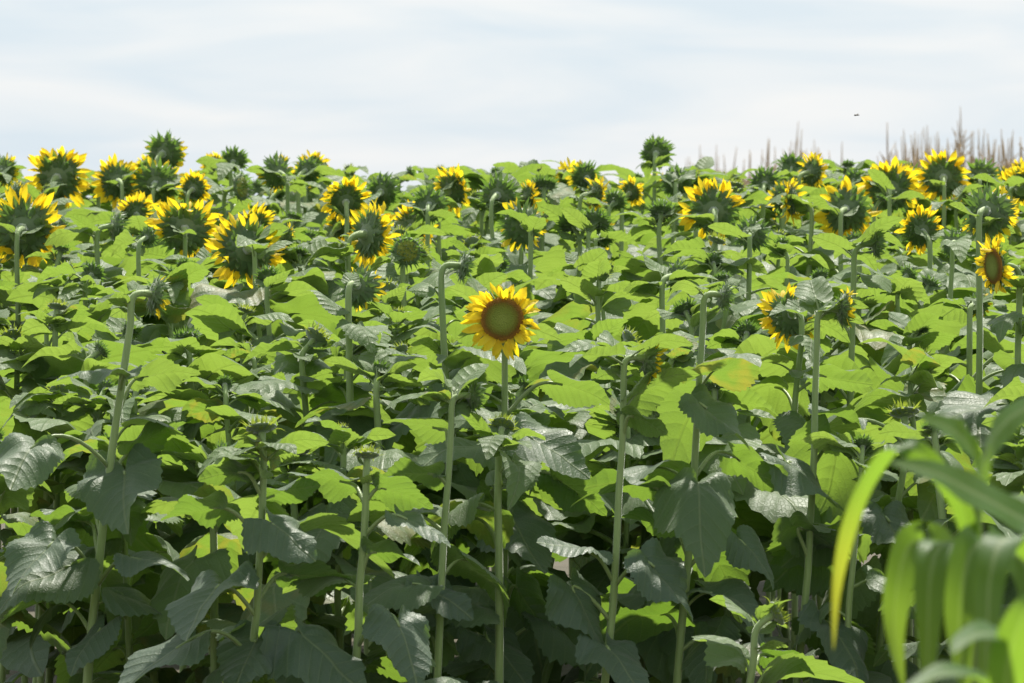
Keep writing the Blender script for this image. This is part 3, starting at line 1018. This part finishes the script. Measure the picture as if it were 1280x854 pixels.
for bx, by, tx, ty, w, pi, mode in FRONT_LEAVES:
    e, base, D = PLANTS[pi]
    D = D + fr.uniform(-.16, -.02) if mode == 't' else D + fr.uniform(-.05, .10)
    L = w / FPX * D * fr.uniform(.88, 1.0)
    o = place(bx, by, D)
    f2 = place(tx, ty, D) - o
    back = math.sqrt(max((L * .98) ** 2 - f2.length ** 2, (0.25 * L) ** 2))
    F = (f2 + Vector((0, -back if mode == 't' else back * .7, -.04 * back if mode == 't' else 0))).normalized()
    N = Vector((fr.uniform(-.3, .2), fr.uniform(-.45, .05), .9)) if mode == 't' else SUN_DIR * .6 + Vector((fr.uniform(-.2, .2), .38, .7))
    N = (N - F * N.dot(F)).normalized()
    if mode == 't':
        OPEN_TO_SUN.append((o + F * L * .4, L))
    cx_, cy_ = (bx * .55 + tx * .45), (by * .55 + ty * .45)
    HEADS.append((cx_, cy_, w * (.42 if mode == 't' else .25), D))
    S = N.cross(F)
    rot = Matrix((F, S, N)).transposed().to_4x4()
    m = Matrix.Translation(o - base) @ rot @ Matrix.Diagonal((L, L * fr.uniform(.9, 1.0), L * fr.uniform(.7, 1.1), 1))
    lf = obj('leaf', LEAF_FRONT[fr.randrange(8)], e, m)
    yg = max(0, min(1, (760 - by) / 420)) * (1 if mode == 'u' else .55)
    lf.color = (yg, fr.random() * .86, 0, 1)
    zs = max(.1, o.z - fr.uniform(.03, .10))
    sp_ = e_stem[e.name](zs)
    out = o - sp_
    flat = Vector((out.x, out.y, 0))
    pts = bez(sp_ - base, sp_ - base + flat * .45 + Vector((0, 0, .5 * out.length)), o - base - F * (.35 * out.length), o - base + F * .05 * L, 10)
    mb = MB(); mb.tube(pts, [.0062 - .0024 * i / 10 for i in range(11)], 7)
    mi_ = m.inverted()
    mb.v = [tuple(mi_ @ Vector(v)) for v in mb.v]
    obj('leaf_stalk', mb.mesh('leaf_stalk', [M_PETIOLE]), lf)

lr = random.Random(5)
made = 0
for job in leaf_jobs:
    if make_leaf(job, lr):
        made += 1
print('leaves', made, 'of', len(leaf_jobs))

# ------------------------------------------------------------------ ground
mb = MB()
ys = [-30, -10, 0, 5, 10] + [12 + .5 * i for i in range(30)] + [30, 40, 60, 100, 200, 500, 1500, 6000]
xs = [-6000, -1500, -400, -100, -30, -12, -6] + [-3.5 + .5 * i for i in range(15)] + [6, 12, 30, 100, 400, 1500, 6000]
mb.grid([[Vector((x, y, 0.03 * noise.noise(Vector((x * 1.3, y * 1.3, 0))) - 0.02)) for x in xs] for y in ys])
g = obj('ground', mb.mesh('ground', [M_GROUND]))
tag(g, 'bare brown soil under the sunflower rows', None, None, 'structure')


# ------------------------------------------------------------------ corn
def ribbon(mb, pts, widths, sidev, vee=0.25, nc=4, mi=0):
    """a corn leaf: pts along the midrib, sidev the across direction at each point"""
    rows, uvs = [], []
    n = len(pts)
    for i, p in enumerate(pts):
        d = (pts[min(i + 1, n - 1)] - pts[max(i - 1, 0)]).normalized()
        s = sidev[i] if isinstance(sidev, list) else sidev
        s = (s - d * s.dot(d)).normalized()
        nn = d.cross(s)
        row, ur = [], []
        for j in range(-nc, nc + 1):
            q = j / nc
            wv = 0.10 * widths[i] * math.sin(i * .9 + (2 if j > 0 else 0)) * q * q
            row.append(p + s * (q * widths[i]) + nn * (vee * abs(q) * widths[i] + wv))
            ur.append((i / (n - 1), q))
        rows.append(row); uvs.append(ur)
    mb.grid(rows, False, mi, uvs)


def spline(ctrl, n=26):
    out = []
    m = len(ctrl) - 1
    for i in range(n + 1):
        t = i / n * m
        k = min(int(t), m - 1)
        f = t - k
        p0, p1, p2, p3 = ctrl[max(k - 1, 0)], ctrl[k], ctrl[k + 1], ctrl[min(k + 2, m)]
        out.append(0.5 * ((2 * p1) + (p2 - p0) * f + (2 * p0 - 5 * p1 + 4 * p2 - p3) * f * f + (3 * p1 - p0 - 3 * p2 + p3) * f ** 3))
    return out


def corn_leaf(e, base, ctrl, wpx, side, vee=.25, tip=0.0, taper=(.55, 1.0)):
    pts = spline([place(*c) for c in ctrl])
    Dm = sum(c[2] for c in ctrl) / len(ctrl)
    w = wpx / FPX * Dm / 2
    n = len(pts)
    ws = []
    for i in range(n):
        t = i / (n - 1)
        ws.append(w * (taper[0] + (1 - taper[0]) * min(1, t * 3.0)) * (1 if t < .5 else max(.03, 1 - ((t - .5) / .5) ** 2.0)))
    if isinstance(side, tuple):
        a, b = Vector(side[0]), Vector(side[1])
        sv = [a.lerp(b, i / (n - 1)) for i in range(n)]
    else:
        sv = side
    mb = MB(); ribbon(mb, [p - base for p in pts], ws, sv, vee)
    o = obj('leaf', mb.mesh('leaf', [M_CORN]), e)
    o.color = (tip, 0, 0, 1)
    return o


def corn_stalk(e, base, ctrl, r0, r1):
    pts = spline([base] + [place(*c) for c in ctrl], 18)
    mb = MB()
    rad = [r0 + (r1 - r0) * i / 18 + (0.002 if i % 4 == 0 else 0) for i in range(19)]
    mb.tube([p - base for p in pts], rad, 10)
    obj('stalk', mb.mesh('stalk', [M_STALK]), e)


def corn_plant(px, D, label, group):
    base = place(px, 850, D); base.z = 0
    e = bpy.data.objects.new('corn_plant', None); col.objects.link(e); e.location = base
    tag(e, label, 'corn', group)
    return e, base


X, Z, Y = Vector((1, 0, 0)), Vector((0, 0, 1)), Vector((0, 1, 0))
GC = 'green corn plants close to the camera'
e, b = corn_plant(1222, 6.7, 'blurred green corn plant with a yellowing narrow blade hanging over the sunflowers', GC)
corn_stalk(e, b, [(1222, 850, 6.7), (1220, 700, 6.7), (1221, 610, 6.7)], .013, .006)
corn_leaf(e, b, [(1222, 690, 6.68), (1226, 600, 6.66), (1240, 550, 6.62), (1272, 516, 6.6), (1320, 505, 6.55), (1370, 540, 6.5)], 58, (Vector((.15, -1, -.7)), Vector((.0, -1, -.8))), .1, 0, (.3, 1))
corn_leaf(e, b, [(1222, 680, 6.66), (1223, 590, 6.6), (1210, 556, 6.55), (1185, 535, 6.5), (1148, 520, 6.45)], 46, (Vector((-.1, -1, -.5)), Vector((-.2, -1, -.9))), .12, 0, (.3, 1))
corn_leaf(e, b, [(1221, 720, 6.70), (1205, 640, 6.66), (1165, 580, 6.6), (1122, 556, 6.6), (1088, 592, 6.66), (1062, 655, 6.72), (1046, 730, 6.78), (1042, 812, 6.8)], 28, (Vector((1, .1, .5)), Vector((1, .3, 0))), .2, .8, (.8, 1))
corn_leaf(e, b, [(1222, 800, 6.7), (1232, 720, 6.70), (1212, 688, 6.66), (1178, 680, 6.60), (1163, 720, 6.56), (1160, 800, 6.55), (1158, 900, 6.55)], 48, (Vector((.8, .5, 0)), Vector((1, 0, 0))), .12, .1, (.9, 1))
corn_leaf(e, b, [(1222, 830, 6.7), (1205, 720, 6.72), (1172, 678, 6.7), (1138, 680, 6.68), (1122, 730, 6.66), (1118, 790, 6.66), (1130, 862, 6.66)], 46, (Vector((.6, .6, 0)), Vector((1, .2, 0))), .25, .15, (.9, 1))
e, b = corn_plant(1325, 6.45, 'blurred green corn plant by the corner with a long grey-green blade reaching across', GC)
corn_stalk(e, b, [(1325, 900, 6.45), (1322, 760, 6.45), (1320, 690, 6.45)], .014, .007)
corn_leaf(e, b, [(1322, 720, 6.42), (1305, 668, 6.4), (1262, 640, 6.38), (1210, 612, 6.32), (1165, 590, 6.28), (1112, 578, 6.25)], 54, (Vector((0, -.8, -.7)), Vector((-.2, -.8, -.7))), .1)
corn_leaf(e, b, [(1322, 820, 6.5), (1318, 720, 6.52), (1290, 682, 6.5), (1255, 674, 6.46), (1238, 720, 6.42), (1234, 800, 6.4), (1230, 900, 6.4)], 46, (Vector((.8, .5, 0)), Vector((1, 0, 0))), .1, .1, (.9, 1))
corn_leaf(e, b, [(1322, 850, 6.5), (1290, 720, 6.56), (1250, 684, 6.56), (1216, 686, 6.54), (1202, 740, 6.52), (1200, 810, 6.52), (1212, 890, 6.52)], 58, (Vector((.6, .6, 0)), Vector((1, .2, 0))), .25, .1, (.9, 1))
corn_leaf(e, b, [(1322, 800, 6.45), (1318, 700, 6.5), (1296, 640, 6.6), (1268, 620, 6.7), (1246, 622, 6.8)], 48, (Vector((1, -.2, 0)), Vector((1, .2, .4))), .2)
e, b = corn_plant(1290, 5.9, 'lowest blurred corn plant in the picture corner with white glinting curled blades', GC)
corn_stalk(e, b, [(1290, 1000, 5.9), (1288, 900, 5.9), (1286, 860, 5.9)], .013, .008)
corn_leaf(e, b, [(1288, 930, 5.9), (1282, 850, 5.85), (1262, 806, 5.8), (1236, 792, 5.72), (1206, 800, 5.66), (1190, 818, 5.62)], 44, (Vector((.3, -.9, -.3)), Vector((.1, -.9, -.2))), .2)
corn_leaf(e, b, [(1286, 940, 5.9), (1255, 880, 5.88), (1225, 852, 5.84), (1190, 842, 5.8), (1150, 856, 5.75), (1118, 886, 5.7)], 46, (Vector((.3, -.8, -.3)), Vector((.1, -.9, -.1))), .25)
corn_leaf(e, b, [(1288, 960, 5.9), (1262, 900, 5.8), (1258, 850, 5.75), (1268, 800, 5.72), (1290, 752, 5.7), (1330, 720, 5.7)], 50, (Vector((1, -.4, .2)), Vector((.8, -.5, .4))), .25)


# far corn: dry tassels along the horizon
def tassel_mesh(seed):
    r = random.Random(seed)
    mb = MB()
    mb.tube([Vector((0, 0, z)) + Vector((r.uniform(-.01, .01), r.uniform(-.01, .01), 0)) for z in (0, .15, .32, .5)], [.006, .0075, .0075, .003], 5)
    for k in range(r.randrange(4, 9)):
        a = r.uniform(0, 6.28); el = R(r.uniform(45, 80)); L = r.uniform(.14, .24)
        p = Vector((0, 0, r.uniform(.04, .16)))
        d = Vector((math.cos(a) * math.cos(el), math.sin(a) * math.cos(el), math.sin(el)))
        mb.tube([p, p + d * L * .5, p + d * L + Vector((0, 0, -.02))], [.0045, .006, .003], 4)
    return mb.mesh('tassel', [M_DRY])


def far_leaf_mesh(seed, mat):
    r = random.Random(seed)
    mb = MB()
    L, rise, fall = r.uniform(.45, .7), r.uniform(.15, .35), r.uniform(.3, .7)
    pts = [Vector((L * t, 0, rise * math.sin(min(1, t * 1.7) * math.pi / 2) - fall * t ** 2.2)) for t in [i / 8 for i in range(9)]]
    ribbon(mb, pts, [.04 * (1 if i < 4 else max(.05, 1 - ((i - 4) / 4) ** 1.5)) for i in range(9)], Y, .3, 2)
    return mb.mesh('leaf', [mat])


TASSELS = [tassel_mesh(s) for s in range(6)]
FAR_DRY = [far_leaf_mesh(s, M_DRYLEAF) for s in range(5)]
FAR_GREEN = [far_leaf_mesh(s, M_GREENCORN) for s in range(5, 8)]
mb = MB(); mb.tube([Vector((0, 0, 0)), Vector((0.01, 0, .7)), Vector((-.01, .01, 1.4)), Vector((0, 0, 2.0))], [.014, .013, .011, .007], 6)
FAR_STALK = mb.mesh('stalk', [M_DRYLEAF])
cr = random.Random(21)
for k in range(165):
    px = 835 + 495 * cr.random() ** .7
    if abs(px - 1071) < 36:
        px += 72 if px > 1071 else -72
    u = (px - 835) / 470
    D = 62 - 17 * u + cr.uniform(0, 7)
    topy = 206 - 34 * u ** 0.8 + cr.uniform(-10, 22)
    if cr.random() < .12:
        topy -= 18
    b = place(px, 250, D); top = place(px, topy, D).z; b.z = 0
    h = (top - .46) / 2.0
    e = bpy.data.objects.new('corn_plant', None); col.objects.link(e); e.location = b
    tag(e, 'dry corn plant with a thin brown tassel on the far horizon beyond the sunflowers', 'corn', 'dry corn plants along the horizon')
    lean = Matrix.Rotation(R(cr.uniform(-4, 4)), 4, 'X') @ Matrix.Rotation(R(cr.uniform(-4, 4)), 4, 'Y')
    obj('stalk', FAR_STALK, e, lean @ Matrix.Diagonal((1, 1, h, 1)))
    obj('tassel', TASSELS[cr.randrange(6)], e, lean @ Matrix.Translation((0, 0, 2.0 * h)) @ Matrix.Rotation(cr.uniform(0, 6), 4, 'Z') @ Matrix.Diagonal((1, 1, cr.uniform(.8, 1.25), 1)))
    for q in range(4):
        z = 2.0 * h - .12 - .17 * q
        obj('leaf', FAR_DRY[cr.randrange(5)] if cr.random() < .85 else FAR_GREEN[cr.randrange(3)], e,
            lean @ Matrix.Translation((0, 0, z)) @ Matrix.Rotation(math.pi * q + cr.uniform(-.7, .7), 4, 'Z') @ Matrix.Diagonal((.8, 1, 1, 1)))

# ------------------------------------------------------------------ flying insect
p = place(1071, 144, 15.0)
e = bpy.data.objects.new('flying_insect', None); col.objects.link(e); e.location = p
tag(e, 'tiny dark insect flying in the open sky above the dry corn', 'insect')
mb = MB()
mb.tube([Vector((x_, 0, z_)) for x_, z_ in ((-.0075, -.0010), (-.006, -.0003), (-.003, 0), (-.0008, 0), (.0005, .0002), (.003, .0005), (.0042, .0003), (.0058, 0), (.0068, -.0004))],
        [.0006, .0019, .0024, .0014, .0018, .0024, .0012, .0016, .0006], 10)
obj('body', mb.mesh('body', [M_INSECT]), e)
for s in (-1, 1):
    mb = MB()
    mb.grid([[Vector((-.001 + .001 * i + .0016 * j * (1 if i < 5 else .5), s * (.0015 + .0015 * i), .0018 + .0006 * i)) for j in (-1, 0, 1)] for i in range(6)])
    obj('wing', mb.mesh('wing', [M_WING]), e)
